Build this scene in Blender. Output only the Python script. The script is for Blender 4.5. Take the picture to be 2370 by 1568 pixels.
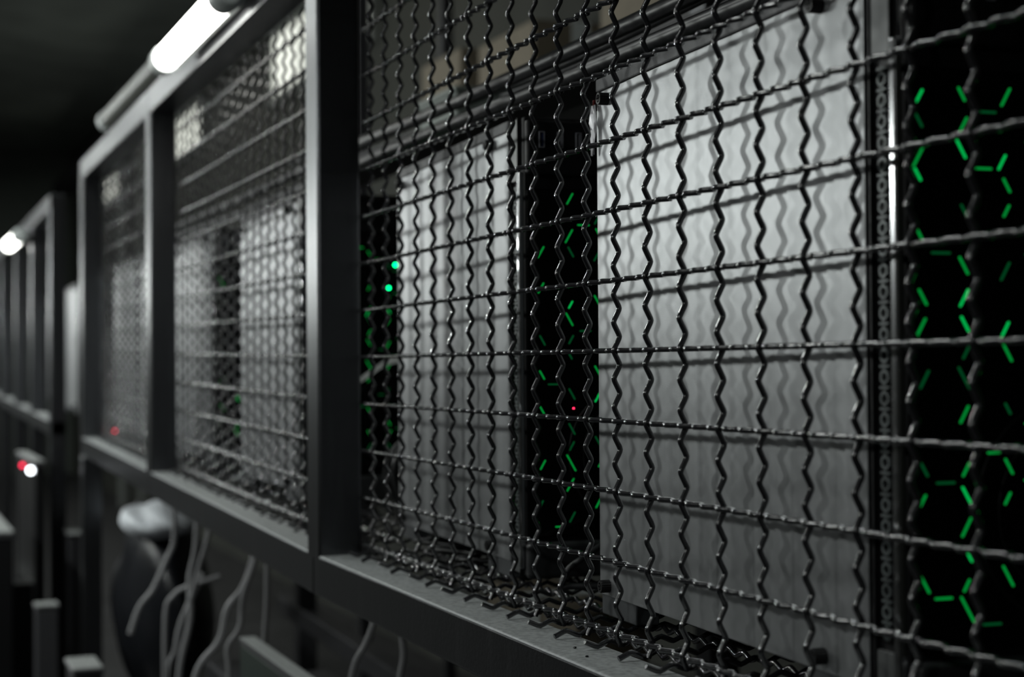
import bpy, bmesh, math, random
from mathutils import Vector, Matrix

for o in list(bpy.data.objects):
    bpy.data.objects.remove(o, do_unlink=True)
SC = bpy.context.scene
COL = SC.collection
rnd = random.Random(7)
PI = math.pi

# ------------------------------------------------------------------ camera
cd = bpy.data.cameras.new('camera')
cam = bpy.data.objects.new('camera', cd)
COL.objects.link(cam)
SC.camera = cam
right = Vector((0.368148811, 0.929742238, -0.006769306))
down = Vector((-0.017852503, -0.000210648, -0.999840609))
fwd = Vector((-0.929595472, 0.368210981, 0.016520679))
M = Matrix.Identity(4)
for r in range(3):
    M[r][0], M[r][1], M[r][2] = right[r], -down[r], -fwd[r]
M.translation = Vector((1.63808978, -0.48708503, 1.29016698))
cam.matrix_world = M
cd.sensor_fit = 'HORIZONTAL'
cd.sensor_width = 36.0
cd.lens = 36.0 * 3751.0 / 2370.0
cd.clip_start, cd.clip_end = 0.02, 80
cd.dof.use_dof = True
cd.dof.focus_distance = 1.17
cd.dof.aperture_fstop = 6.3

# ------------------------------------------------------------------ world and view
w = bpy.data.worlds.new('hall_air')
SC.world = w
w.use_nodes = True
w.node_tree.nodes['Background'].inputs[0].default_value = (0.75, 0.9, 0.85, 1)
w.node_tree.nodes['Background'].inputs[1].default_value = 0.004
SC.view_settings.view_transform = 'Standard'
SC.view_settings.look = 'None'
SC.view_settings.gamma = 1.0
SC.view_settings.use_curve_mapping = False
SC.view_settings.exposure = 0.0


def lamp(name, loc, rot, sx, sy, power, col=(0.95, 1.0, 0.97)):
    l = bpy.data.lights.new(name, 'AREA')
    l.shape = 'RECTANGLE'
    l.size, l.size_y = sx, sy
    l.energy = power
    l.color = col
    o = bpy.data.objects.new(name, l)
    o.location = loc
    o.rotation_euler = rot
    COL.objects.link(o)
    return o


# short lamps on the rack across the aisle, one per bay into the depth of the hall
for k in range(9):
    lamp('aisle_lamp', (-1.75 - 1.25 * k, -1.27, 1.73), (math.radians(80), 0, 0), 0.15, 0.10, 8.6 if k == 0 else 6.2)
# dimmer ones of the same row beside the camera
for x in (-0.5, 0.75, 2.0):
    lamp('aisle_lamp', (x, -1.27, 1.73), (math.radians(80), 0, 0), 0.09, 0.06, 1.5)
# lamps hung from the ceiling over the far aisle; farthest ones added to brighten wall_left
for x in (-3.2, -6.4, -9.6, -12.8, -15.8):
    lamp('ceiling_lamp', (x, -1.25, 3.2), (math.radians(12), 0, 0), 0.5, 0.18, 26)
lamp('ceiling_lamp', (0.3, -1.10, 3.2), (math.radians(12), 0, 0), 0.5, 0.10, 9)
# tubes of the neighbouring aisle behind this rack
for x in (-1.0, -5.0, -9.0, -13.0):
    lamp('rear_aisle_tube_lamp', (x, 1.25, 3.0), (math.radians(35), 0, 0), 1.2, 0.06, 1.0, (1.0, 0.96, 0.84))


# ------------------------------------------------------------------ materials
def new_mat(name):
    m = bpy.data.materials.new(name)
    m.use_nodes = True
    nt = m.node_tree
    return m, nt, nt.nodes['Principled BSDF']


def mat(name, col, rough=0.5, metal=0.0, spec=0.5, noise=0.0, scale=60, bump=0.0, bscale=400, stretch=(1, 1, 1), coat=0.0, rnoise=0.0):
    m, nt, b = new_mat(name)
    N, L = nt.nodes, nt.links
    b.inputs['Base Color'].default_value = (*col, 1)
    b.inputs['Roughness'].default_value = rough
    b.inputs['Metallic'].default_value = metal
    b.inputs['Specular IOR Level'].default_value = spec
    b.inputs['Coat Weight'].default_value = coat
    if noise or bump or rnoise:
        tc = N.new('ShaderNodeTexCoord')
        mp = N.new('ShaderNodeMapping')
        mp.inputs['Scale'].default_value = stretch
        L.new(tc.outputs['Object'], mp.inputs['Vector'])
        nz = N.new('ShaderNodeTexNoise')
        nz.inputs['Scale'].default_value = scale
        nz.inputs['Detail'].default_value = 6
        L.new(mp.outputs[0], nz.inputs['Vector'])
        if noise:
            cr = N.new('ShaderNodeValToRGB')
            cr.color_ramp.elements[0].position = 0.3
            cr.color_ramp.elements[1].position = 0.7
            cr.color_ramp.elements[0].color = (*[c * (1 - noise) for c in col], 1)
            cr.color_ramp.elements[1].color = (*[min(1, c * (1 + noise)) for c in col], 1)
            L.new(nz.outputs['Fac'], cr.inputs[0])
            L.new(cr.outputs[0], b.inputs['Base Color'])
        if rnoise:
            mr = N.new('ShaderNodeMapRange')
            mr.inputs['To Min'].default_value = rough - rnoise
            mr.inputs['To Max'].default_value = rough + rnoise
            L.new(nz.outputs['Fac'], mr.inputs['Value'])
            L.new(mr.outputs[0], b.inputs['Roughness'])
        if bump:
            n2 = N.new('ShaderNodeTexNoise')
            n2.inputs['Scale'].default_value = bscale
            n2.inputs['Detail'].default_value = 3
            L.new(tc.outputs['Object'], n2.inputs['Vector'])
            bp = N.new('ShaderNodeBump')
            bp.inputs['Strength'].default_value = bump
            bp.inputs['Distance'].default_value = 0.001
            L.new(n2.outputs['Fac'], bp.inputs['Height'])
            L.new(bp.outputs[0], b.inputs['Normal'])
    return m


def emit(name, col, strength):
    m, nt, b = new_mat(name)
    b.inputs['Base Color'].default_value = (0, 0, 0, 1)
    b.inputs['Emission Color'].default_value = (*col, 1)
    b.inputs['Emission Strength'].default_value = strength
    return m


def dusty_steel(name, col, rough, dust, metal=0.0):
    """dark painted steel; dust has settled on whatever faces up; chalky scuffs run down it"""
    m, nt, b = new_mat(name)
    N, L = nt.nodes, nt.links
    tc = N.new('ShaderNodeTexCoord')
    g = N.new('ShaderNodeNewGeometry')
    sp = N.new('ShaderNodeSeparateXYZ')
    L.new(g.outputs['Normal'], sp.inputs[0])
    up = N.new('ShaderNodeMapRange')
    up.inputs['From Min'].default_value = 0.55
    up.inputs['From Max'].default_value = 0.95
    L.new(sp.outputs['Z'], up.inputs['Value'])
    fine = N.new('ShaderNodeTexNoise')
    fine.inputs['Scale'].default_value = 220
    fine.inputs['Detail'].default_value = 8
    L.new(tc.outputs['Object'], fine.inputs['Vector'])
    mp = N.new('ShaderNodeMapping')
    mp.inputs['Scale'].default_value = (60, 60, 5)
    L.new(tc.outputs['Object'], mp.inputs['Vector'])
    st = N.new('ShaderNodeTexNoise')
    st.inputs['Scale'].default_value = 1.0
    st.inputs['Detail'].default_value = 4
    L.new(mp.outputs[0], st.inputs['Vector'])
    sr = N.new('ShaderNodeValToRGB')
    sr.color_ramp.elements[0].position = 0.56
    sr.color_ramp.elements[1].position = 0.78
    sr.color_ramp.elements[0].color = (0, 0, 0, 1)
    sr.color_ramp.elements[1].color = (0.35, 0.35, 0.35, 1)
    L.new(st.outputs['Fac'], sr.inputs[0])
    base = N.new('ShaderNodeMix')
    base.data_type = 'RGBA'
    base.inputs[6].default_value = (*col, 1)
    base.inputs[7].default_value = (*[min(1, c * 1.6 + 0.05) for c in col], 1)
    L.new(sr.outputs[0], base.inputs[0])
    dr = N.new('ShaderNodeValToRGB')
    dr.color_ramp.elements[0].position = 0.3
    dr.color_ramp.elements[1].position = 0.72
    dr.color_ramp.elements[0].color = (*[c * 0.55 for c in dust], 1)
    dr.color_ramp.elements[1].color = (*dust, 1)
    L.new(fine.outputs['Fac'], dr.inputs[0])
    mx = N.new('ShaderNodeMix')
    mx.data_type = 'RGBA'
    L.new(up.outputs[0], mx.inputs[0])
    L.new(base.outputs[2], mx.inputs[6])
    L.new(dr.outputs[0], mx.inputs[7])
    L.new(mx.outputs[2], b.inputs['Base Color'])
    mm = N.new('ShaderNodeMapRange')
    mm.inputs['To Min'].default_value = metal
    mm.inputs['To Max'].default_value = 0.0
    L.new(up.outputs[0], mm.inputs['Value'])
    L.new(mm.outputs[0], b.inputs['Metallic'])
    rr = N.new('ShaderNodeMapRange')
    rr.inputs['To Min'].default_value = rough
    rr.inputs['To Max'].default_value = 0.8
    L.new(up.outputs[0], rr.inputs['Value'])
    L.new(rr.outputs[0], b.inputs['Roughness'])
    bp = N.new('ShaderNodeBump')
    bp.inputs['Strength'].default_value = 0.25
    bp.inputs['Distance'].default_value = 0.001
    L.new(fine.outputs['Fac'], bp.inputs['Height'])
    L.new(bp.outputs[0], b.inputs['Normal'])
    return m


STEEL = dusty_steel('dark_painted_tube_steel', (0.14, 0.144, 0.152), 0.31, (0.44, 0.46, 0.46), 1.0)
STUB = dusty_steel('grey_painted_steel', (0.06, 0.06, 0.065), 0.4, (0.42, 0.44, 0.43))
WIRE = mat('gloss_black_wire', (0.026, 0.026, 0.029), 0.20, 0, 1.0, bump=0.10, coat=0.8, bscale=900)
PANEL = mat('satin_grey_sheet_metal', (0.42, 0.43, 0.44), 0.37, 0.72, 0.5, noise=0.07, scale=1.0, stretch=(45, 45, 3.5), bump=0.10, bscale=1500, rnoise=0.06)
LIP = mat('textured_dark_grey_paint', (0.115, 0.115, 0.12), 0.5, 0.2, 0.5, bump=0.3, bscale=1800)
SKIRT = mat('plain_dark_grey_paint', (0.085, 0.09, 0.095), 0.5, 0.2)
BLACK = mat('matt_black_plastic', (0.008, 0.008, 0.009), 0.45, 0, 0.4)
RUBBER = mat('black_rubber_cable', (0.010, 0.010, 0.011), 0.30, 0, 0.5)
ACRYL = mat('tinted_gloss_front', (0.0015, 0.002, 0.0018), 0.10, 0, 0.35)
GRILLE = mat('grey_vent_plastic', (0.15, 0.17, 0.17), 0.4, 0.2)
PLATE = mat('grey_bezel_plastic', (0.16, 0.165, 0.165), 0.35, 0.3)
CHROME = mat('polished_trim', (0.75, 0.76, 0.78), 0.16, 1.0)
USBM = mat('usb_shell', (0.6, 0.6, 0.66), 0.35, 0.5)
USBB = mat('usb_blue_tongue', (0.03, 0.05, 0.16), 0.4)
HUBG = mat('dim_fan_plastic', (0.010, 0.011, 0.011), 0.4)
LED_HI = emit('green_led_bright', (0.0, 1.0, 0.16), 0.48)
LED_MID = emit('green_led', (0.0, 1.0, 0.13), 0.24)
LED_LO = emit('green_led_dim', (0.0, 1.0, 0.25), 0.05)
LED_DOT = emit('green_led_point', (0.0, 1.0, 0.25), 9.0)
RED_DOT = emit('red_led_point', (1.0, 0.02, 0.08), 6.0)
WHITE_DOT = emit('white_led_point', (0.9, 0.95, 1.0), 9.0)
TUBE = emit('lit_tube_diffuser', (1.0, 1.0, 0.94), 10.0)
PALE = mat('pale_lamp_housing', (0.62, 0.66, 0.65), 0.4)
CLEARG = mat('grey_lamp_housing', (0.10, 0.105, 0.09), 0.35)
CABLEG = mat('grey_cable_sleeve', (0.40, 0.40, 0.41), 0.5)
CABLEW = mat('white_flat_cable', (0.55, 0.57, 0.55), 0.5)
CABLEB = mat('gloss_black_conduit', (0.035, 0.036, 0.038), 0.40, 0, 0.6)
CARD = mat('brown_cardboard', (0.17, 0.145, 0.105), 0.8, noise=0.12, scale=30)
FILM = mat('crumpled_silver_film', (0.42, 0.42, 0.44), 0.3, 0.3)
REDTAB = mat('red_tab', (0.35, 0.03, 0.03), 0.5)
FLOOR = mat('dirty_concrete_floor', (0.018, 0.0175, 0.018), 0.7, noise=0.4, scale=4)
WALL = mat('olive_grey_plaster', (0.036, 0.038, 0.031), 0.85, noise=0.3, scale=1.2)
WALLL = mat('grey_green_plaster', (0.11, 0.125, 0.11), 0.9, noise=0.3, scale=0.8)
CEIL = mat('dark_ceiling_sheet', (0.13, 0.145, 0.13), 0.8, noise=0.2, scale=2)
PIPE = mat('grey_conduit_paint', (0.14, 0.15, 0.14), 0.6)
GLOW = emit('daylit_window_pane', (0.93, 0.96, 0.86), 1.1)
BAG = mat('gloss_black_bag', (0.010, 0.011, 0.014), 0.38, 0, 0.5)
BAG_GLARE = mat('bag_glare_white', (0.85, 0.89, 0.94), 0.5)  # white colour standing in for the highlight on the black bag
BOXG = mat('dark_equipment_box', (0.022, 0.022, 0.025), 0.55)
GREENP = mat('dark_green_grey_sheet', (0.035, 0.05, 0.042), 0.45)
JUNC = mat('pale_green_grey_box', (0.19, 0.22, 0.20), 0.5)


# ------------------------------------------------------------------ mesh helpers
class MB:
    def __init__(self):
        self.v, self.f, self.s = [], [], []

    def add(self, vs, fs, smooth=False):
        n = len(self.v)
        self.v += [tuple(p) for p in vs]
        self.f += [tuple(i + n for i in f) for f in fs]
        self.s += [smooth] * len(fs)

    def box(self, x0, y0, z0, x1, y1, z1, bev=0.0, seg=2):
        bm = bmesh.new()
        bmesh.ops.create_cube(bm, size=1)
        for q in bm.verts:
            q.co = Vector(((x0 + x1) / 2 + q.co.x * (x1 - x0), (y0 + y1) / 2 + q.co.y * (y1 - y0), (z0 + z1) / 2 + q.co.z * (z1 - z0)))
        if bev:
            bmesh.ops.bevel(bm, geom=list(bm.edges), offset=bev, segments=seg, affect='EDGES', profile=0.5)
        bm.verts.index_update()
        self.add([q.co for q in bm.verts], [[q.index for q in f.verts] for f in bm.faces], False)
        bm.free()

    def tube(self, pts, r, n=8, cap=True):
        pts = [Vector(p) for p in pts]
        t0 = (pts[1] - pts[0]).normalized()
        u = t0.orthogonal().normalized()
        vs, fs = [], []
        for i, p in enumerate(pts):
            t = (pts[min(i + 1, len(pts) - 1)] - pts[max(i - 1, 0)]).normalized()
            u = (u - t * u.dot(t)).normalized()
            v = t.cross(u)
            rr = r[i] if isinstance(r, (list, tuple)) else r
            for k in range(n):
                a = 2 * PI * k / n
                vs.append(p + (u * math.cos(a) + v * math.sin(a)) * rr)
        for i in range(len(pts) - 1):
            for k in range(n):
                a, b = i * n + k, i * n + (k + 1) % n
                fs.append((a, b, b + n, a + n))
        self.add(vs, fs, True)
        if cap:
            m = (len(pts) - 1) * n
            self.add(vs[:n], [tuple(range(n))[::-1]])
            self.add(vs[m:], [tuple(range(n))])

    def prism(self, prof, axis_pts):
        """prof: list of (a,b); axis_pts: two (origin,u,v) frames"""
        n = len(prof)
        vs = []
        for o, u, v in axis_pts:
            vs += [Vector(o) + Vector(u) * a + Vector(v) * b for a, b in prof]
        fs = [(k, (k + 1) % n, n + (k + 1) % n, n + k) for k in range(n)]
        fs += [tuple(range(n))[::-1], tuple(range(n, 2 * n))]
        self.add(vs, fs)

    def mesh(self, name, m):
        me = bpy.data.meshes.new(name)
        me.from_pydata(self.v, [], self.f)
        me.polygons.foreach_set('use_smooth', self.s)
        if m:
            me.materials.append(m)
        bm = bmesh.new()
        bm.from_mesh(me)
        bmesh.ops.recalc_face_normals(bm, faces=bm.faces)
        bm.to_mesh(me)
        bm.free()
        me.update()
        return me

    def obj(self, name, m, parent=None):
        return link(name, self.mesh(name, m), parent)


def link(name, me, parent=None, loc=None, rot=None):
    o = bpy.data.objects.new(name, me)
    COL.objects.link(o)
    if parent is not None:
        o.parent = parent
    if loc is not None:
        o.location = loc
    if rot is not None:
        o.rotation_euler = rot
    return o


def tag(o, label, cat, group=None):
    o['label'] = label
    o['category'] = cat
    if group:
        o['group'] = group
    return o


def thing(name, label, cat, loc=(0, 0, 0), rot=(0, 0, 0), group=None):
    o = bpy.data.objects.new(name, None)
    o.empty_display_size = 0.05
    COL.objects.link(o)
    o.location = loc
    o.rotation_euler = rot
    return tag(o, label, cat, group)


def spline(pts, k=8):
    P = [Vector(p) for p in pts]
    out = []
    for i in range(len(P) - 1):
        a, b, c, d = P[max(i - 1, 0)], P[i], P[i + 1], P[min(i + 2, len(P) - 1)]
        for s in range(k):
            t = s / k
            out.append(0.5 * ((2 * b) + (c - a) * t + (2 * a - 5 * b + 4 * c - d) * t * t + (3 * b - a - 3 * c + d) * t ** 3))
    out.append(P[-1])
    return out


# the line of racks swings very slightly back and up beyond the first post
def by(x):
    return 0.0190 * max(0.0, -x - 0.06)


def bz(x):
    return 0.0120 * max(0.0, -x - 0.06)


# ------------------------------------------------------------------ the hall
def struct(name, mb, m):
    o = mb.obj(name, m)
    o['kind'] = 'structure'
    return o


b = MB(); b.box(-19, -3.6, -0.1, 4.0, 2.3, 0.0); struct('floor', b, FLOOR)
b = MB(); b.box(-19, -3.6, 3.9, 4.0, 2.3, 4.0); struct('ceiling', b, CEIL)
b = MB(); b.box(-19, 1.8 + 0.02, 0.0, 4.0, 2.0, 3.9); struct('wall_back', b, WALL)
b = MB(); b.box(-19.1, -3.6, 0.0, -18.9, 2.3, 3.9); struct('wall_left', b, WALLL)
b = MB(); b.box(-19, -3.7, 0.0, 4.0, -3.5, 3.9); struct('wall_front', b, WALL)
b = MB(); b.box(3.9, -3.6, 0.0, 4.0, 2.3, 3.9); struct('wall_right', b, WALL)
for k, (x0, x1, z0, z1) in enumerate(((-8.05, -5.92, 2.92, 3.28), (-11.75, -10.3, 2.95, 3.25), (-15.6, -14.5, 3.0, 3.22))):
    wn = bpy.data.objects.new('window_%d' % (k + 1), None)
    COL.objects.link(wn)
    wn['kind'] = 'structure'
    wn.location = ((x0 + x1) / 2, 1.8, (z0 + z1) / 2)
    hx, hz = (x1 - x0) / 2, (z1 - z0) / 2
    f = MB()
    for a in (-hx - 0.05, hx):
        f.box(a, -0.03, -hz - 0.05, a + 0.05, 0.03, hz + 0.05)
    for a in (-hz - 0.05, hz):
        f.box(-hx, -0.03, a, hx, 0.03, a + 0.05)
    f.obj('window_frame', PIPE, wn)
    for q in range(3):
        p = MB()
        p.box(-hx + 2 * hx * q / 3 + 0.01, -0.005, -hz, -hx + 2 * hx * (q + 1) / 3 - 0.01, 0.01, hz)
        p.obj('pane', GLOW, wn)
    for q in (1, 2):
        p = MB()
        p.box(-hx + 2 * hx * q / 3 - 0.012, -0.015, -hz, -hx + 2 * hx * q / 3 + 0.012, 0.012, hz)
        p.obj('muntin', PIPE, wn)
for k, (x, r) in enumerate(((-13.7, 0.045), (-12.6, 0.03))):
    p = MB()
    p.tube([(x, 1.70, 0.0), (x, 1.70, 3.9)], r, 12)
    tag(p.obj('wall_conduit', PIPE), ('thicker' if k == 0 else 'thinner') + ' grey conduit running up the dark back wall', 'pipe', 'conduits on the back wall')
p = MB(); p.box(-18.9, 1.60, 3.42, -9.0, 1.78, 3.55, 0.01)
tag(p.obj('cable_tray', BOXG), 'dark cable tray high along the back wall, upper left', 'tray')


# ------------------------------------------------------------------ rack frame (welded square tube)
T = 0.045
ZB, ZT = 1.0895, 1.732
rack = thing('steel_rack', 'long black square-tube rack with meshed bays in front of the computers', 'rack', (-0.06, -0.023, 0.0))


def post(parent, xr, z0, z1, yf=None, name='post', w=0.05, m=STEEL):
    yf = (-0.0455 + by(xr)) if yf is None else yf
    q = MB()
    o = parent.location
    q.box(xr - w - o.x, yf - o.y, z0 - o.z, xr - o.x, yf + T + 0.002 - o.y, z1 - o.z, 0.003, 2)
    return q.obj(name, m, parent)


def rail(parent, x0, x1, z, name, h=T, dy=0.0, m=STEEL):
    """tube from x0 to x1 whose underside (top rail) or top (bottom rail) follows the swing of the rack"""
    q = MB()
    q.box(0, 0, 0, 1, T + 0.002, h)
    o = parent.location
    bm = bmesh.new()
    bmesh.ops.create_cube(bm, size=1)
    for vtx in bm.verts:
        x = x0 if vtx.co.x < 0 else x1
        vtx.co = Vector((x - o.x, -0.0455 + by(x) + dy + (vtx.co.y + 0.5) * (T + 0.002) - o.y, z + bz(x) + (vtx.co.z + 0.5) * h - o.z))
    bmesh.ops.bevel(bm, geom=list(bm.edges), offset=0.0028, segments=3, affect='EDGES', profile=0.5)
    me = bpy.data.meshes.new(name)
    bm.to_mesh(me)
    bm.free()
    me.materials.append(m)
    return link(name, me, parent)


P1, P2, P3, PR = -0.0352, -1.288, -2.474, 1.215
post(rack, P1, ZB - 0.006, ZT + 0.004)
post(rack, P2, ZB + bz(P2) - 0.006, ZT + bz(P2) + 0.004)
post(rack, P3, ZB + bz(P3) - 0.006, ZT + bz(P3) + 0.004)
post(rack, PR, 0.0, ZT + 0.004)
post(rack, P3, 0.0, ZB + bz(P3) - 0.048, name='leg')
post(rack, -0.40, 0.0, 1.90, yf=0.62, name='rear_post')
post(rack, -2.3, 0.0, 1.05, yf=0.50, name='rear_leg', m=STUB)
post(rack, 0.15, 0.0, 1.05, yf=0.50, name='rear_leg', m=STUB)
rail(rack, P1 - 0.025, PR - 0.05, ZT, 'top_rail')
rail(rack, P2 - 0.025, P1 - 0.025, ZT, 'top_rail')
rail(rack, P3 - 0.05, P2 - 0.025, ZT, 'top_rail')
rail(rack, P1 - 0.025, PR - 0.05, ZB - 0.0435, 'bottom_rail', 0.0435)
rail(rack, P2 - 0.025, P1 - 0.025, ZB - 0.0435, 'bottom_rail', 0.0435)
rail(rack, P3 - 0.05, P2 - 0.025, ZB - 0.0435, 'bottom_rail', 0.0435)
rail(rack, P3 - 0.05, P1, 0.45, 'lower_rail', 0.045, 0.5, BOXG)
rail(rack, P3 - 0.05, P1, 0.62, 'lower_rail', 0.045, 0.5, BOXG)
rail(rack, P1, PR - 0.05, ZB - 0.0435, 'rear_rail', 0.0435, 0.46)
rail(rack, P3 - 0.05, P1, ZB - 0.0435, 'rear_rail', 0.0435, 0.46)

rack2 = thing('steel_rack', 'farther steel rack beyond the walkway gap, blurred, with a small lit lamp', 'rack', (-4.4, 0.03, 0.0))
for x in (-3.43, -4.21, -5.09, -6.1, -7.2):
    post(rack2, x, 0.0, ZT + bz(x) + 0.004)
rail(rack2, -7.25, -3.43, ZT, 'top_rail')
rail(rack2, -7.25, -3.43, ZB - 0.0435, 'bottom_rail', 0.0435)
rail(rack2, -7.25, -3.43, ZB - 0.0435, 'rear_rail', 0.0435, 0.46)

# ------------------------------------------------------------------ crimped wire mesh
RW, AMP = 0.00198, 0.0022


def crimp(s):
    c = math.cos(PI * s / 0.01)
    return AMP * math.asin(0.94 * c) / math.asin(0.94)


def wire_mesh(name, length0, length1, sign, axis, step=0.00125, n=7, amp=1.0):
    pts = []
    k = int(round((length1 - length0) / step))
    for i in range(k + 1):
        s = length0 + (length1 - length0) * i / k
        d = sign * amp * crimp(s)
        if axis == 'z':
            pts.append((0, d, s))
        elif axis == 'x':
            pts.append((s, d, 0))
        elif axis == 'xz':
            pts.append((s, 0, d))
        else:
            pts.append((0, s, d))
    q = MB()
    q.tube(pts, RW, n)
    return q.mesh(name, WIRE)


Z0 = 1.30
vw = [wire_mesh('vertical_wire', -0.2085, 0.431, -1 if e == 0 else 1, 'z') for e in (0, 1)]
vw_c = [wire_mesh('vertical_wire', -0.2085, 0.431, -1 if e == 0 else 1, 'z', 0.0025, 6) for e in (0, 1)]


def mesh_panel(label, x0, x1, xoff, coarse):
    t = thing('wire_mesh', label, 'mesh panel', ((x0 + x1) / 2, 0.0036 + by((x0 + x1) / 2), 1.0915 + bz((x0 + x1) / 2)), (0, 0, 0), 'crimped mesh panels of the long rack')
    o = t.location
    k0 = math.ceil((x0 + 0.012 - xoff) / 0.05)
    k1 = math.floor((x1 - 0.004 - xoff) / 0.05)
    data = vw_c if coarse else vw
    for k in range(k0, k1 + 1):
        x = xoff + 0.05 * k
        link('vertical_wire', data[k % 2], t, Vector((x, 0.0036 + by(x), Z0 + bz(x))) - o)
    xc = xoff + 0.05 * round(((x0 + x1) / 2 - xoff) / 0.05)
    kc = round((xc - xoff) / 0.05) % 2
    hw = [wire_mesh('horizontal_wire', x0 - xc, x1 - xc, (1 if e == 0 else -1) * (1 if kc == 0 else -1), 'x', 0.0025 if coarse else 0.00125, 6 if coarse else 7) for e in (0, 1)]
    slope_y = -0.0190 if x1 <= 0 else 0.0
    slope_z = -0.0120 if x1 <= 0 else 0.0
    for j in range(-4, 9):
        link('horizontal_wire', hw[j % 2], t, Vector((xc, 0.0036 + by(xc), Z0 + 0.05 * j + bz(xc))) - o, (0, -math.atan(slope_z), math.atan(slope_y)))
    return t


mesh_panel('crimped black wire mesh in the nearest bay, sharp in front of the grey cases', P1 + 0.001, PR - 0.052, 0.0, False)
mesh_panel('crimped wire mesh panel in the middle bay, between two black posts', P2 + 0.001, P1 - 0.051, -0.11, True)
mesh_panel('narrow-looking blurred wire mesh panel in the last bay before the walkway gap', P3 + 0.001, P2 - 0.051, -1.36, True)

# mesh shelf the cases stand on
def shelf(label, x0, x1, coarse):
    t = thing('wire_mesh_shelf', label, 'mesh shelf', ((x0 + x1) / 2, 0.24, 1.093 + bz((x0 + x1) / 2)), (0, 0, 0), 'mesh shelves of the long rack')
    o = t.location
    ends = [wire_mesh('cross_wire', -0.0195, 0.452, 1 if e == 0 else -1, 'y', 0.0025, 6, 0.85) for e in (0, 1)]
    k = math.ceil((x0 + 0.01) / 0.05)
    while 0.05 * k - 0.004 < x1 - 0.004:
        x = 0.05 * k - 0.004
        link('cross_wire', ends[k % 2], t, Vector((x, by(x) + rnd.uniform(-0.004, 0.002), 1.0936 + bz(x))) - o)
        k += 1
    xm = (x0 + x1) / 2
    lw = [wire_mesh('long_wire', x0 - xm, x1 - xm, 1 if e == 0 else -1, 'xz', 0.0025, 6, 0.85) for e in (0, 1)]
    for q in range(9):
        link('long_wire', lw[q % 2], t, Vector((xm, 0.0105 + 0.05 * q + by(xm), 1.0936 + bz(xm))) - o, (0, 0.0120 if x1 <= 0 else 0, -0.0190 if x1 <= 0 else 0))


shelf('horizontal crimped wire shelf under the nearest cases, cut ends resting on the dusty rail', P1 + 0.004, PR - 0.052, False)
shelf('horizontal crimped wire shelf in the middle bay, cut ends dark on the pale rail', P2 + 0.004, P1 - 0.052, True)
shelf('horizontal crimped wire shelf in the last bay beyond the second black post', P3 + 0.004, P2 - 0.052, True)


# ------------------------------------------------------------------ computer cases
CL, CH, CW = 0.4285, 0.4151, 0.200


def hex_bars(seed, dens, HS=0.01757, Y0=0.0065, Z0H=0.0227):
    """short light bars along the edges of a honeycomb on the front: (y,z,angle,length,level)"""
    R = random.Random(seed)
    out = []
    for n in range(-1, 8):
        y = Y0 + 1.5 * HS * n
        for k in range(-1, 13):
            z = Z0H + HS * 1.732 * k - (HS * 0.866 if n % 2 else 0)
            for kind, (ey, ez) in enumerate(((HS / 2, HS * 0.866), (HS / 2, -HS * 0.866), (-HS, 0))):
                p = R.random()
                if p > dens * (1.0 if kind < 2 else 0.55):
                    continue
                a = R.uniform(0.08, 0.35)
                e = a + R.uniform(0.35, 0.62)
                if kind < 2 and R.random() < 0.28:
                    a = 0.0
                lev = R.choices((0, 1, 2), (2, 5, 3))[0] if kind < 2 else R.choices((1, 2), (2, 3))[0]
                y0, z0, y1, z1 = y + ey * a, z + ez * a, y + ey * e, z + ez * e
                if min(y0, y1) < 0.0060 or max(y0, y1) > CW - 0.012 or min(z0, z1) < 0.045 or max(z0, z1) > 0.348:
                    continue
                out.append((y0, z0, y1, z1, lev))
    return out


def bar_into(q, y0, z0, y1, z1, wd=0.00066):
    d = Vector((0, y1 - y0, z1 - z0))
    n = Vector((0, -d.z, d.y)).normalized() * wd
    u = d.normalized() * wd
    a, c = Vector((0.0048, y0, z0)), Vector((0.0048, y1, z1))
    ring = [a - n, a - u * 0.8 - n * 0.5, a - u * 0.8 + n * 0.5, a + n, c + n, c + u * 0.8 + n * 0.5, c + u * 0.8 - n * 0.5, c - n]
    ring2 = [p - Vector((0.0012, 0, 0)) for p in ring]
    k = len(ring)
    q.add(ring + ring2, [tuple(range(k))] + [(i, (i + 1) % k, k + (i + 1) % k, k + i) for i in range(k)])


def vent_link_mesh():
    q = MB()
    px, pz = 0.0114, 0.0114
    n = 8

    def ringpts(rx, rz):
        return [(rx * c, rz * s) for c, s in [(math.cos(PI / 8 + PI / 4 * k), math.sin(PI / 8 + PI / 4 * k)) for k in range(8)]]
    A, B = ringpts(0.0046, 0.0040), ringpts(0.0030, 0.0024)
    vs = [(x, 0, z) for x, z in A] + [(x, 0, z) for x, z in B] + [(x, 0.0016, z) for x, z in A] + [(x, 0.0016, z) for x, z in B]
    fs = []
    for k in range(n):
        m = (k + 1) % n
        fs += [(k, m, n + m, n + k), (k, 2 * n + k, 2 * n + m, m), (n + k, n + m, 3 * n + m, 3 * n + k)]
    q.add(vs, fs)
    q.box(-0.0009, 0, 0.0036, 0.0009, 0.0016, 0.0076)
    q.box(-0.0046, 0, 0.0052, 0.0046, 0.0016, 0.0064)
    return q.mesh('vent_link', GRILLE)


VENT = vent_link_mesh()


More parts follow.
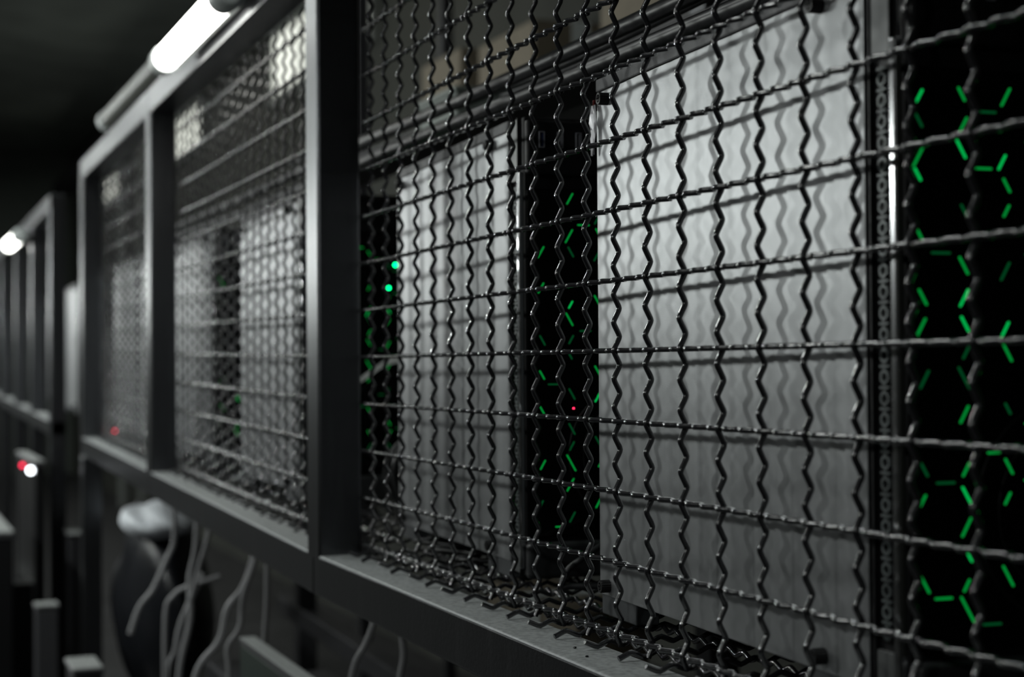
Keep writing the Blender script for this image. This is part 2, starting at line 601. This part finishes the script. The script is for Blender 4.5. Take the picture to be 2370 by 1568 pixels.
def screw_mesh():
    q = MB()
    n = 32
    prof = [(0.0, 1.0), (-0.0068, 1.0), (-0.0078, 0.90), (-0.0078, 0.62), (-0.0068, 0.56), (-0.0068, 0.0)]
    vs, fs = [], []
    R = 0.0049
    for y, r in prof[:-1]:
        for k in range(n):
            rr = r * R * (1.0 if (k % 2 == 0 or r < 1) else 0.93)
            vs.append((rr * math.cos(2 * PI * k / n), y, rr * math.sin(2 * PI * k / n)))
    for i in range(len(prof) - 2):
        for k in range(n):
            a, c = i * n + k, i * n + (k + 1) % n
            fs.append((a, c, c + n, a + n))
    m = (len(prof) - 2) * n
    fs.append(tuple(range(m, m + n)))
    q.add(vs, fs)
    # raised quadrants leave a cross slot between them
    for sx in (-1, 1):
        for sz in (-1, 1):
            q.box(*sorted((sx * 0.0005, sx * 0.0019))[:1], -0.0080, sorted((sz * 0.0005, sz * 0.0019))[0], sorted((sx * 0.0005, sx * 0.0019))[1], -0.0068, sorted((sz * 0.0005, sz * 0.0019))[1])
    return q.mesh('thumb_screw', BLACK)


SCREW = screw_mesh()


def simple(fn, name, m):
    q = MB()
    fn(q)
    return q.mesh(name, m)


CASE = {
    'body': simple(lambda q: (q.box(-CL + 0.003, 0.003, 0.019, -0.0325, CW - 0.003, CH - 0.003, 0.001, 1)), 'body', BLACK),
    'side_panel': simple(lambda q: q.box(-CL, 0.0, 0.0155, -0.0336, 0.0026, CH - 0.0106, 0.0007, 2), 'side_panel', PANEL),
    'far_side_panel': simple(lambda q: q.box(-CL, CW - 0.0026, 0.0165, -0.0336, CW, CH - 0.0106, 0.0007, 2), 'far_side_panel', PANEL),
    'top_cover': simple(lambda q: q.box(-CL - 0.001, -0.0004, CH - 0.0100, -0.0325, CW + 0.0004, CH, 0.0012, 2), 'top_cover', LIP),
    'rear_panel': simple(lambda q: q.box(-CL - 0.0012, 0.003, 0.0165, -CL + 0.003, CW - 0.003, CH - 0.0110, 0.0006, 1), 'rear_panel', SKIRT),
    'rear_skirt': simple(lambda q: q.box(-CL + 0.001, 0.0012, 0.0003, -CL + 0.068, 0.020, 0.0175, 0.001, 2), 'rear_skirt', SKIRT),
    'front_skirt': simple(lambda q: q.box(-0.103, 0.0012, 0.0003, -0.0336, 0.020, 0.0175, 0.001, 2), 'front_skirt', SKIRT),
    'front_bezel': simple(lambda q: (q.box(-0.0318, 0.0035, 0.006, 0.0, CW - 0.0005, CH - 0.001, 0.001, 1), q.box(-0.0300, 0.0002, 0.006, -0.0282, 0.0040, CH - 0.001, 0.0004, 1), q.box(-0.0090, 0.0002, 0.006, -0.0080, 0.0040, CH - 0.001)), 'front_bezel', BLACK),
    'bezel_plate': simple(lambda q: q.box(-0.0268, 0.0006, 0.358, -0.0092, 0.0040, CH - 0.002, 0.0004, 1), 'bezel_plate', PLATE),
    'trim_strip': simple(lambda q: q.box(-0.0072, -0.0012, 0.012, -0.0008, 0.0040, 0.366, 0.0014, 3), 'trim_strip', CHROME),
    'front_panel': simple(lambda q: q.box(0.0, 0.005, 0.040, 0.0042, CW - 0.005, 0.350, 0.0012, 2), 'front_panel', ACRYL),
    'input_panel': simple(lambda q: (q.box(0.0, 0.004, 0.362, 0.0075, CW - 0.004, CH - 0.004, 0.0025, 2)), 'input_panel', BLACK),
    'chin': simple(lambda q: q.box(0.0, 0.002, 0.004, 0.012, CW - 0.002, 0.036, 0.004, 3), 'chin', CABLEB),
    'fan_ring': simple(lambda q: (q.tube([(0.0040, 0.105 + 0.062 * math.cos(2 * PI * k / 40), 0.112 + 0.062 * math.sin(2 * PI * k / 40)) for k in range(41)], 0.0009, 5, False),
                                  q.tube([(0.0040, 0.105 + 0.048 * math.cos(2 * PI * k / 40), 0.112 + 0.048 * math.sin(2 * PI * k / 40)) for k in range(41)], 0.0007, 5, False)), 'fan_ring', HUBG),
}


LOWPLATE = simple(lambda q: q.box(-0.0268, 0.0006, 0.008, -0.0092, 0.0040, 0.038, 0.0004, 1), 'bezel_plate', PLATE)


def usb_shell(q):
    for a in ((-0.0026, -0.0072, -0.0020, 0.0072), (0.0020, -0.0072, 0.0026, 0.0072), (-0.0026, 0.0066, 0.0026, 0.0072), (-0.0026, -0.0072, 0.0026, -0.0066)):
        q.box(0.0, a[0], a[1], 0.0012, a[2], a[3])
    q.box(0.0, 0.0002, -0.0055, 0.0009, 0.0012, 0.0055)


USB = simple(usb_shell, 'usb_port', USBM)
USB_BLUE = simple(usb_shell, 'usb_port', USBM)
USB_BLUE.materials.append(USBB)
for p in list(USB_BLUE.polygons)[-6:]:
    p.material_index = 1
LEDS = (LED_HI, LED_MID, LED_LO)


def computer(label, x, y, z, yaw=0.0, near=False, seed=1, dens=0.0, group='grey computer cases along the racks', hexa=None):
    t = thing('computer_case', label, 'computer', (x, y, z), (0, 0, yaw), group)
    front = bez = io = None
    for n, me in CASE.items():
        if n == 'fan_ring':
            continue
        o = link(n, me, t)
        if n == 'front_panel':
            front = o
        if n == 'front_bezel':
            bez = o
        if n == 'input_panel':
            io = o
    link('fan_ring', CASE['fan_ring'], front)
    link('bezel_plate', LOWPLATE, t)
    for n in ('rear_skirt', 'front_skirt'):
        link(n, CASE[n], t, (0, CW - 0.0212, 0))
    if near:
        for k in range(27):
            link('vent_link', VENT, bez, (-0.0180, 0.0012, 0.0475 + 0.01148 * k))
    else:
        q = MB()
        for k in range(27):
            q.add([(v.co.x - 0.0180, v.co.y + 0.0012, v.co.z + 0.0475 + 0.01148 * k) for v in VENT.vertices], [tuple(p.vertices) for p in VENT.polygons])
        q.obj('vent_grille', GRILLE, bez)
    for sx, sz in ((-CL + 0.0225, CH - 0.0185), (-0.0800, CH - 0.0160), (-CL + 0.0185, 0.0235), (-0.0830, 0.0250)):
        link('thumb_screw', SCREW, t, (sx, 0.0, sz))
    for k in range(3):
        link('usb_port', USB_BLUE if k == 0 else USB, io, (0.0074, 0.018 + 0.0175 * k, 0.3935))
    if dens:
        bars = hex_bars(seed, dens, *(hexa or ()))
        if near:
            for y0, z0, y1, z1, lev in bars:
                q = MB()
                bar_into(q, y0, z0, y1, z1)
                q.obj('light_bar', LEDS[lev], front)
        else:
            for lev in (0, 1, 2):
                q = MB()
                for y0, z0, y1, z1, l2 in bars:
                    if l2 == lev:
                        bar_into(q, y0, z0, y1, z1)
                if q.v:
                    q.obj('light_bars', LEDS[lev], front)['kind'] = 'stuff'
    return t


ZC = 1.0972
computer('nearest grey computer case, its whole side panel behind the sharp mesh', 0.9194, 0.0175, ZC, math.radians(-2.9), True, 5, 0.66)
second = computer('second grey computer case from the camera, just right of the wide black post', 0.3040, 0.0500, ZC, math.radians(-2.9), True, 11, 0.62, hexa=(0.0183, 0.0137, 0.0331))
computer('grey computer case behind the middle bay mesh, just left of the wide black post', -0.4630, 0.0470, ZC + bz(-0.9), math.radians(-1.1), False, 21, 0.5)
computer('dimmer grey computer case at the left of the middle bay, beside the second post', -1.117, 0.0600, ZC + bz(-1.56), math.radians(-1.1), False, 22, 0.15)
computer('blurred grey computer case in the last bay, right part, behind dense mesh', -1.66, 0.0700, ZC + bz(-2.1), math.radians(-1.1), False, 23, 0.0)
computer('blurred grey computer case in the last bay, beside its far end post', -2.105, 0.0780, ZC + bz(-2.55), math.radians(-1.1), False, 24, 0.0)
q = MB()
q.box(0.0042, 0.0470, 0.1535, 0.0052, 0.0482, 0.1547)
q.obj('status_light', RED_DOT, second)['label'] = 'tiny red status light'
for k, x in enumerate((-3.62, -4.35, -5.3)):
    computer(('first', 'second', 'third')[k] + ' blurred computer case in the farther rack beyond the gap, counted from the gap', x, 0.055 + by(x), ZC + bz(x - 0.45), math.radians(-1.1), False, 30 + k, 0.0)
t = thing('door_panel', 'upright dark panel of the lower tier, its pale top edge showing at the bottom', 'panel', (-0.69, 0.0097, 0.4855))
q = MB(); q.box(0.0, 0.0, 0.0, 0.62, 0.021, 0.405, 0.002, 2); q.obj('sheet', GREENP, t)
q = MB(); q.box(-0.002, -0.0015, 0.405, 0.622, 0.0225, 0.4145, 0.002, 2); q.obj('edge_strip', STUB, t)
q = MB(); q.box(0.10, -0.004, 0.36, 0.16, 0.001, 0.372, 0.001, 1); q.obj('latch', LIP, t)

# lower tier board that the low case stands on
q = MB(); q.box(-2.4, -0.02, 0.440, 1.15, 0.45, 0.485, 0.002, 1)
tag(q.obj('lower_shelf_board', BOXG), 'dark board shelf of the lower tier under the hanging cables', 'shelf')

# torn protective film and red tab at the rear corner of the nearest case
q = MB()
R2 = random.Random(3)
g = [[None] * 5 for _ in range(7)]
vs = []
for i in range(7):
    for j in range(5):
        wdt = 0.011 * (1 - abs(i - 2.2) / 6.5)
        vs.append((-0.0045 + wdt * j / 4 - (0.0035 if i == 2 and j == 0 else 0), -0.0012 - R2.uniform(0, 0.0016), -0.0065 * i + R2.uniform(-0.0006, 0.0006)))
fs = [(i * 5 + j, i * 5 + j + 1, i * 5 + j + 6, i * 5 + j + 5) for i in range(6) for j in range(4)]
q.add(vs, fs)
fo = q.obj('film_scrap', FILM)
fo.location = (0.4935, 0.0375, 1.4920)
sm = fo.modifiers.new('thickness', 'SOLIDIFY')
sm.thickness = 0.0003
tag(fo, 'crumpled torn silver film at the top rear corner of the nearest case', 'film')
q = MB(); q.box(0.4890, 0.0370, 1.488, 0.4905, 0.0390, 1.4965, 0.0003, 1)
tag(q.obj('red_tab', REDTAB), 'tiny red tab beside the torn silver film', 'tab')


# ------------------------------------------------------------------ lamps on the rack
def batten(label, x0, x1, y, z, r, lit, yaw=0.0):
    t = thing('tube_lamp', label, 'lamp', ((x0 + x1) / 2, y, z))
    h = (x1 - x0) / 2
    q = MB(); q.tube([(-h + 0.035, 0, 0), (h - 0.035, 0, 0)], r, 20); q.obj('diffuser', TUBE if lit else CLEARG, t)
    for s in (-1, 1):
        q = MB()
        q.tube([(s * (h - 0.040), 0, 0), (s * (h - 0.004), 0, 0), (s * h, 0, 0)], [r * 1.12, r * 1.12, r * 0.8], 20)
        q.obj('end_cap', PALE, t)
    q = MB(); q.box(-h + 0.01, r * 0.55, -r * 0.6, h - 0.01, r * 1.25, r * 0.9, 0.002, 1); q.obj('backplate', PALE, t)
    return t


batten('bright tube lamp glowing along the top rail of the middle bay', -0.880, -0.375, -0.0680, 1.7620, 0.0190, True)
batten('unlit grey tube lamp on the top rail beyond the bright lamp', -1.95, -1.18, -0.010, 1.8255, 0.0190, False)
t = thing('lamp_clamp', 'small pale clamp with a round bolt on the top rail left of the bright lamp', 'clamp', (-1.10, -0.018, 1.79))
q = MB(); q.box(-0.03, -0.012, -0.006, 0.03, 0.012, 0.004, 0.002, 1); q.obj('plate', PALE, t)
q = MB(); q.tube([(0, 0, 0.004), (0, 0, 0.018)], 0.010, 12); q.obj('bolt', CHROME, t)
batten('small bright lamp shining on the top rail of the farther rack', -4.52, -4.02, -0.020, ZT + bz(-4.3) - 0.045, 0.022, True)


# ------------------------------------------------------------------ cables
def cable(name, label, pts, r, m, group=None, k=8, n=10):
    q = MB()
    q.tube(spline(pts, k), r, n)
    return tag(q.obj(name, m), label, 'cable', group)


cable('thick_cable', 'upper thick glossy black cable running over the computer cases', [(1.25, 0.095, 1.571), (0.75, 0.10, 1.575), (0.38, 0.10, 1.573), (-0.05, 0.10, 1.574), (-0.5, 0.105, 1.580), (-1.2, 0.125, 1.588), (-2.0, 0.14, 1.60)], 0.0072, CABLEB, 'thick cables over the cases')
cable('thick_cable', 'lower thick glossy black cable just above the tops of the cases', [(1.25, 0.10, 1.548), (0.75, 0.10, 1.550), (0.28, 0.10, 1.5505), (-0.1, 0.10, 1.553), (-0.55, 0.105, 1.553), (-1.2, 0.125, 1.562), (-2.0, 0.14, 1.58)], 0.0070, CABLEB, 'thick cables over the cases')
cable('thick_cable', 'thin black cable sagging behind the two thick cables over the cases', [(1.2, 0.16, 1.62), (0.6, 0.16, 1.600), (0.1, 0.16, 1.592), (-0.5, 0.16, 1.61), (-1.2, 0.17, 1.64)], 0.0045, CABLEB, 'thick cables over the cases')
cable('power_cable', 'black cable bent in a loop between the two nearest cases', [(0.345, 0.22, 1.19), (0.362, 0.120, 1.145), (0.376, 0.077, 1.126), (0.371, 0.066, 1.117), (0.370, 0.061, 1.109), (0.369, 0.060, 1.1015), (0.3705, 0.065, 1.1015), (0.374, 0.075, 1.1015), (0.377, 0.083, 1.1015), (0.381, 0.095, 1.1015), (0.40, 0.15, 1.1015), (0.42, 0.24, 1.1015)], 0.0027, CABLEB)
q = MB()
pw = spline([(-0.452, 0.108, 1.258), (-0.448, 0.120, 1.271), (-0.442, 0.135, 1.282), (-0.437, 0.148, 1.292), (-0.430, 0.164, 1.299), (-0.421, 0.189, 1.301), (-0.415, 0.23, 1.30)], 6)
vs = []
for p in pw:
    vs += [p + Vector((0, 0.003, 0.0055)), p + Vector((0, -0.003, -0.0055)), p + Vector((0.002, -0.003, -0.0055)), p + Vector((0.002, 0.003, 0.0055))]
fs = [(4 * i + a, 4 * i + (a + 1) % 4, 4 * i + 4 + (a + 1) % 4, 4 * i + 4 + a) for i in range(len(pw) - 1) for a in range(4)]
q.add(vs, fs)
tag(q.obj('flat_cable', CABLEW), 'white flat cable slanting across the dark front beside the black post', 'cable')

HANG = {
    'grey cable hanging left of all others under the shelf, bending leftwards': [(-1.525, 0.06, 1.06), (-1.525, 0.06, 1.015), (-1.527, 0.06, 0.953), (-1.533, 0.046, 0.917), (-1.543, 0.023, 0.862), (-1.553, -0.002, 0.827), (-1.561, -0.019, 0.775)],
    'long pale grey cable hanging nearly straight under the second post': [(-1.285, 0.06, 1.06), (-1.285, 0.06, 1.023), (-1.287, 0.057, 0.963), (-1.292, 0.047, 0.906), (-1.293, 0.048, 0.837), (-1.301, 0.031, 0.752), (-1.304, 0.026, 0.66)],
    'short dim cable hanging beside the long pale one': [(-1.169, 0.06, 1.06), (-1.169, 0.06, 1.021), (-1.172, 0.054, 0.984), (-1.176, 0.045, 0.953), (-1.185, 0.030, 0.890)],
    'low grey cable whose upper end shows below the long pale one': [(-1.44, 0.10, 0.90), (-1.445, 0.06, 0.811), (-1.451, 0.049, 0.755), (-1.457, 0.035, 0.706), (-1.462, 0.025, 0.50)],
    'grey cable curving far left as it falls, under the middle bay': [(-0.823, 0.06, 1.06), (-0.823, 0.06, 1.002), (-0.830, 0.044, 0.951), (-0.839, 0.022, 0.92), (-0.845, 0.011, 0.871), (-0.859, -0.023, 0.817), (-0.863, -0.031, 0.70)],
    'wavy dark grey cable falling behind the one that curves far left': [(-0.811, 0.065, 1.06), (-0.811, 0.06, 1.0), (-0.819, 0.042, 0.94), (-0.822, 0.037, 0.893), (-0.829, 0.02, 0.862), (-0.829, 0.022, 0.817), (-0.831, 0.019, 0.70)],
    'straight grey cable hanging above the low case corner': [(-0.733, 0.06, 1.06), (-0.733, 0.06, 1.012), (-0.734, 0.059, 0.939), (-0.736, 0.056, 0.881), (-0.741, 0.049, 0.70)],
    'nearest grey cable hanging below the rail right of the black post': [(-0.183, 0.06, 1.06), (-0.183, 0.06, 1.0), (-0.187, 0.05, 0.966), (-0.192, 0.038, 0.942), (-0.197, 0.028, 0.89)],
    'thin dark cable hanging right of the nearest grey cable': [(-0.08, 0.06, 1.06), (-0.08, 0.06, 1.0), (-0.080, 0.062, 0.97), (-0.082, 0.058, 0.94), (-0.085, 0.05, 0.86)],
    'dim grey cable arching left of the long pale one': [(-1.38, 0.12, 0.90), (-1.403, 0.06, 0.88), (-1.412, 0.038, 0.864), (-1.418, 0.025, 0.832), (-1.419, 0.023, 0.70)],
}
for i, (lb, pts) in enumerate(HANG.items()):
    cable('hanging_cable', lb, pts, 0.0055 if i in (0, 1, 3, 4) else 0.0042, CABLEG, 'cables hanging under the shelf', 6, 8)

# loose cables on the shelf under and behind the second case
R3 = random.Random(9)
SP = [(-0.02, 0.10), (0.05, 0.06), (0.12, 0.09), (0.17, 0.05), (0.10, 0.14), (0.03, 0.15)]
for i, (x, y) in enumerate(SP):
    pts = [(x - 0.05 + R3.uniform(-0.01, 0.01), y + 0.05, 1.102), (x - 0.02, y - 0.02, 1.1035 + 0.004 * (i % 2)), (x + 0.02, y + 0.02, 1.1035), (x + 0.05, y - 0.015, 1.1040), (x + 0.08, y + 0.04, 1.1025)]
    if x + 0.08 > 0.20:
        pts = [(p[0] - 0.05, p[1], p[2]) for p in pts]
    cable('loose_cable', ('leftmost', 'second from left', 'middle front', 'rightmost', 'middle back', 'back left')[i] + ' black cable lying on the mesh shelf under the second case', pts, 0.0026, RUBBER, 'cables under the second case', 8, 8)
# coiled bundle just right of the post
t = thing('cable_coil', 'coil of ribbed black cable on the shelf beside the wide black post', 'cable coil', (-0.30, 0.17, 1.098))
for i in range(7):
    q = MB()
    rr = 0.045 + 0.006 * (i % 3)
    zc = 0.046 + 0.004 * (i % 2)
    q.tube([(-0.03 + 0.011 * i + 0.004 * math.sin(3 * a), rr * math.cos(a), zc + 0.012 + rr * 0.9 * math.sin(a)) for a in [2 * PI * k / 28 for k in range(29)]], 0.0042, 8, False)
    q.obj('cable_turn', CABLEB, t)
# small crumbs of dirt on the rail
for i, (x, y) in enumerate(((0.62, -0.030), (0.585, -0.024))):
    q = MB()
    bm = bmesh.new()
    bmesh.ops.create_icosphere(bm, subdivisions=1, radius=0.0016)
    for v in bm.verts:
        v.co *= R3.uniform(0.6, 1.2)
        v.co.z *= 0.6
    q.add([v.co for v in bm.verts], [[v.index for v in f.verts] for f in bm.faces])
    bm.free()
    o = q.obj('dirt_crumb', BLACK)
    o.location = (x, y, ZB + 0.0007)
    tag(o, ('bigger', 'smaller')[i] + ' black crumb of dirt on the dusty bottom rail of the nearest bay', 'crumb', 'crumbs on the bottom rail')


# ------------------------------------------------------------------ indicator lights
def dot(name, label, loc, r, m):
    bm = bmesh.new()
    bmesh.ops.create_icosphere(bm, subdivisions=2, radius=r)
    q = MB()
    q.add([v.co for v in bm.verts], [[v.index for v in f.verts] for f in bm.faces], True)
    bm.free()
    o = q.obj(name, m)
    o.location = loc
    return tag(o, label, 'light')


dot('indicator_light', 'upper bright green point light on the dark front beside the black post', (-0.4575, 0.1735, 1.4270), 0.0026, LED_DOT)
dot('indicator_light', 'lower green point light on the dark front beside the black post', (-0.4575, 0.1640, 1.3957), 0.0022, LED_DOT)
dot('indicator_light', 'small red point light low on the farther case panel in the last bay', (-2.510, 0.0825, 1.1300), 0.0042, RED_DOT)
dot('indicator_light', 'white point light in the dark lower left below the farther rack', (-3.165, -0.0620, 1.0000), 0.0095, WHITE_DOT)
dot('indicator_light', 'dim red point light just left of the white one, lower left', (-3.4625, -0.0600, 0.9980), 0.0050, RED_DOT)

# ------------------------------------------------------------------ under the shelf and lower left
t = thing('plastic_bag', 'glossy black bag with its white glare modelled on top, lying under the middle bay shelf', 'bag', (-2.45, 0.19, 0.485))


def blob(name, m, c, s, seed, amp, parent, cut=None):
    bm = bmesh.new()
    bmesh.ops.create_icosphere(bm, subdivisions=4, radius=1)
    R4 = random.Random(seed)
    ph = [(R4.uniform(2, 6), R4.uniform(2, 6), R4.uniform(2, 6), R4.uniform(0, 6)) for _ in range(6)]
    for v in bm.verts:
        d = sum(math.sin(a * v.co.x + b2 * v.co.y + c2 * v.co.z + e) for a, b2, c2, e in ph) / 6
        v.co *= 1 + amp * d
        v.co = Vector((c[0] + v.co.x * s[0], c[1] + v.co.y * s[1], max(0.001, c[2] + v.co.z * s[2])))
    if cut is not None:
        bmesh.ops.delete(bm, geom=[v for v in bm.verts if not cut(v.co)], context='VERTS')
    q = MB()
    bm.verts.index_update()
    q.add([v.co for v in bm.verts], [[v.index for v in f.verts] for f in bm.faces], True)
    bm.free()
    return q.obj(name, m, parent)


blob('bag_body', BAG, (0, 0, 0.22), (0.26, 0.12, 0.25), 4, 0.2, t)
blob('glare_blob', BAG_GLARE, (0.16, -0.04, 0.440), (0.17, 0.085, 0.042), 6, 0.25, t)  # glare on the glossy bag, shaped as a separate white piece

LOW = [
    # label, x, y, w, d, z_top
    ('grey steel upright with a bright face at the bottom left corner of the view', -2.34, -0.10, 0.06, 0.05, 0.735),
    ('thick dark upright with a pale flat cap at the far lower left', -3.05, -0.10, 0.10, 0.06, 0.70),
    ('dark upright with a short bright cap left of the rack leg', -3.15, 0.065, 0.14, 0.06, 0.825),
    ('low upright with a pale green-grey cap in front of the rack leg', -1.36, -0.13, 0.12, 0.05, 0.762),
]
for lb, x, y, wd, dp, zt in LOW:
    t = thing('steel_upright', lb, 'upright', (x, y, 0), (0, 0, 0), 'short uprights on the floor')
    q = MB(); q.box(-wd / 2, -dp / 2, 0, wd / 2, dp / 2, zt - 0.012, 0.003, 1); q.obj('tube', STUB if 'bright face' in lb else BOXG, t)
    q = MB(); q.box(-wd / 2 - 0.003, -dp / 2 - 0.003, zt - 0.012, wd / 2 + 0.003, dp / 2 + 0.003, zt, 0.003, 1); q.obj('cap', STUB, t)
    q = MB(); q.box(-wd / 2 - 0.02, -dp / 2 - 0.02, 0, wd / 2 + 0.02, dp / 2 + 0.02, 0.008); q.obj('base_plate', BOXG, t)
ENC = [
    ('dark slanting-edged equipment box with a pale top at the far lower left', -3.30, -2.58, -0.20, -0.155, 0.0, 0.885),
    ('low dark equipment box with a pale edge at the left margin', -3.95, -3.45, -0.16, -0.10, 0.0, 0.64),
    ('tall thin dark box before the farther rack carrying a white and a red light', -3.70, -3.125, -0.055, -0.028, 0.0, 1.03),
]
for lb, x0, x1, y0, y1, z0, z1 in ENC:
    t = thing('equipment_box', lb, 'box', ((x0 + x1) / 2, (y0 + y1) / 2, z0), (0, 0, 0), 'equipment boxes at the lower left')
    h, d = (x1 - x0) / 2, (y1 - y0) / 2
    q = MB(); q.box(-h, -d, 0, h, d, z1 - z0 - 0.02, 0.004, 1); q.obj('body', BLACK, t)
    q = MB(); q.box(-h - 0.004, -d - 0.004, z1 - z0 - 0.02, h + 0.004, d + 0.004, z1 - z0, 0.004, 1); q.obj('lid', STUB, t)
# power supplies on the lower board
for i, (x, y, wd) in enumerate(((-1.95, 0.30, 0.30), (-1.45, 0.32, 0.34), (-1.0, 0.33, 0.26), (0.15, 0.30, 0.24))):
    t = thing('power_supply', ('leftmost', 'second from left', 'third from left', 'rightmost')[i] + ' dark power supply box on the lower shelf under the rack', 'power supply', (x, y, 0.4855), (0, 0, 0), 'power supplies on the lower shelf')
    q = MB(); q.box(-wd / 2, -0.07, 0, wd / 2, 0.07, 0.13 + 0.05 * (i % 2), 0.004, 1); q.obj('body', BOXG, t)
    q = MB(); q.box(-wd / 2 + 0.02, -0.076, 0.02, -wd / 2 + 0.09, -0.0695, 0.09, 0.002, 1); q.obj('socket', BLACK, t)
    q = MB(); q.tube([(wd / 2 - 0.06, -0.0745, 0.065), (wd / 2 - 0.06, -0.0695, 0.065)], 0.04, 16); q.obj('fan_grille', PIPE, t)

# ------------------------------------------------------------------ things behind the rack
t = thing('junction_box', 'pale grey-green junction box behind the mesh above the second case', 'box', (-0.66, 0.34, 1.652), (0, 0, 0))
q = MB(); q.box(-0.085, -0.035, 0.0, 0.085, 0.035, 0.042, 0.004, 2); q.obj('body', JUNC, t)
q = MB(); q.box(-0.088, -0.038, 0.036, 0.088, 0.038, 0.046, 0.003, 2); q.obj('lid', JUNC, t)
q = MB(); q.box(-2.0, 0.30, 1.630, 0.9, 0.38, 1.6515, 0.002, 1)
tag(q.obj('cable_shelf', BOXG), 'thin dark shelf strip behind the cases carrying the junction box', 'shelf')
t = thing('back_shelving', 'dark open shelving behind the rack holding cardboard boxes', 'shelving', (-2.3, 1.2, 0))
for x in (-1.3, 1.5):
    for y in (-0.15, 0.15):
        q = MB(); q.box(x - 0.02, y - 0.02, 0, x + 0.02, y + 0.02, 2.6); q.obj('upright', BOXG, t)
for z in (0.5, 1.2, 1.97, 2.56):
    q = MB(); q.box(-1.32, -0.17, z, 1.52, 0.17, z + 0.025); q.obj('board', BOXG, t)
for i, (x, wd, h, lb) in enumerate(((-2.33, 0.40, 0.17, 'left cardboard box'), (-2.85, 0.34, 0.20, 'far cardboard box'), (-1.55, 0.36, 0.24, 'near cardboard box'))):
    t = thing('cardboard_box', lb + ' on the back shelving seen blurred through the mesh', 'box', (x, 1.2, 1.9955), (0, 0, 0), 'cardboard boxes on the back shelving')
    q = MB(); q.box(-wd / 2, -0.13, 0, wd / 2, 0.13, h, 0.004, 1); q.obj('carton', CARD, t)
    q = MB(); q.box(-wd / 2 - 0.001, -0.025, h * 0.3, wd / 2 + 0.001, 0.025, h + 0.001); q.obj('tape', PALE, t)
t = thing('cardboard_box', 'brown cardboard box below the mesh shelf between the two nearest cases', 'box', (-0.35, 0.375, 0.4855))
q = MB(); q.box(-0.17, -0.05, 0, 0.15, 0.05, 0.50, 0.004, 1); q.obj('carton', CARD, t)
q = MB(); q.box(-0.03, -0.051, 0.3, 0.03, 0.051, 0.501); q.obj('tape', PALE, t)
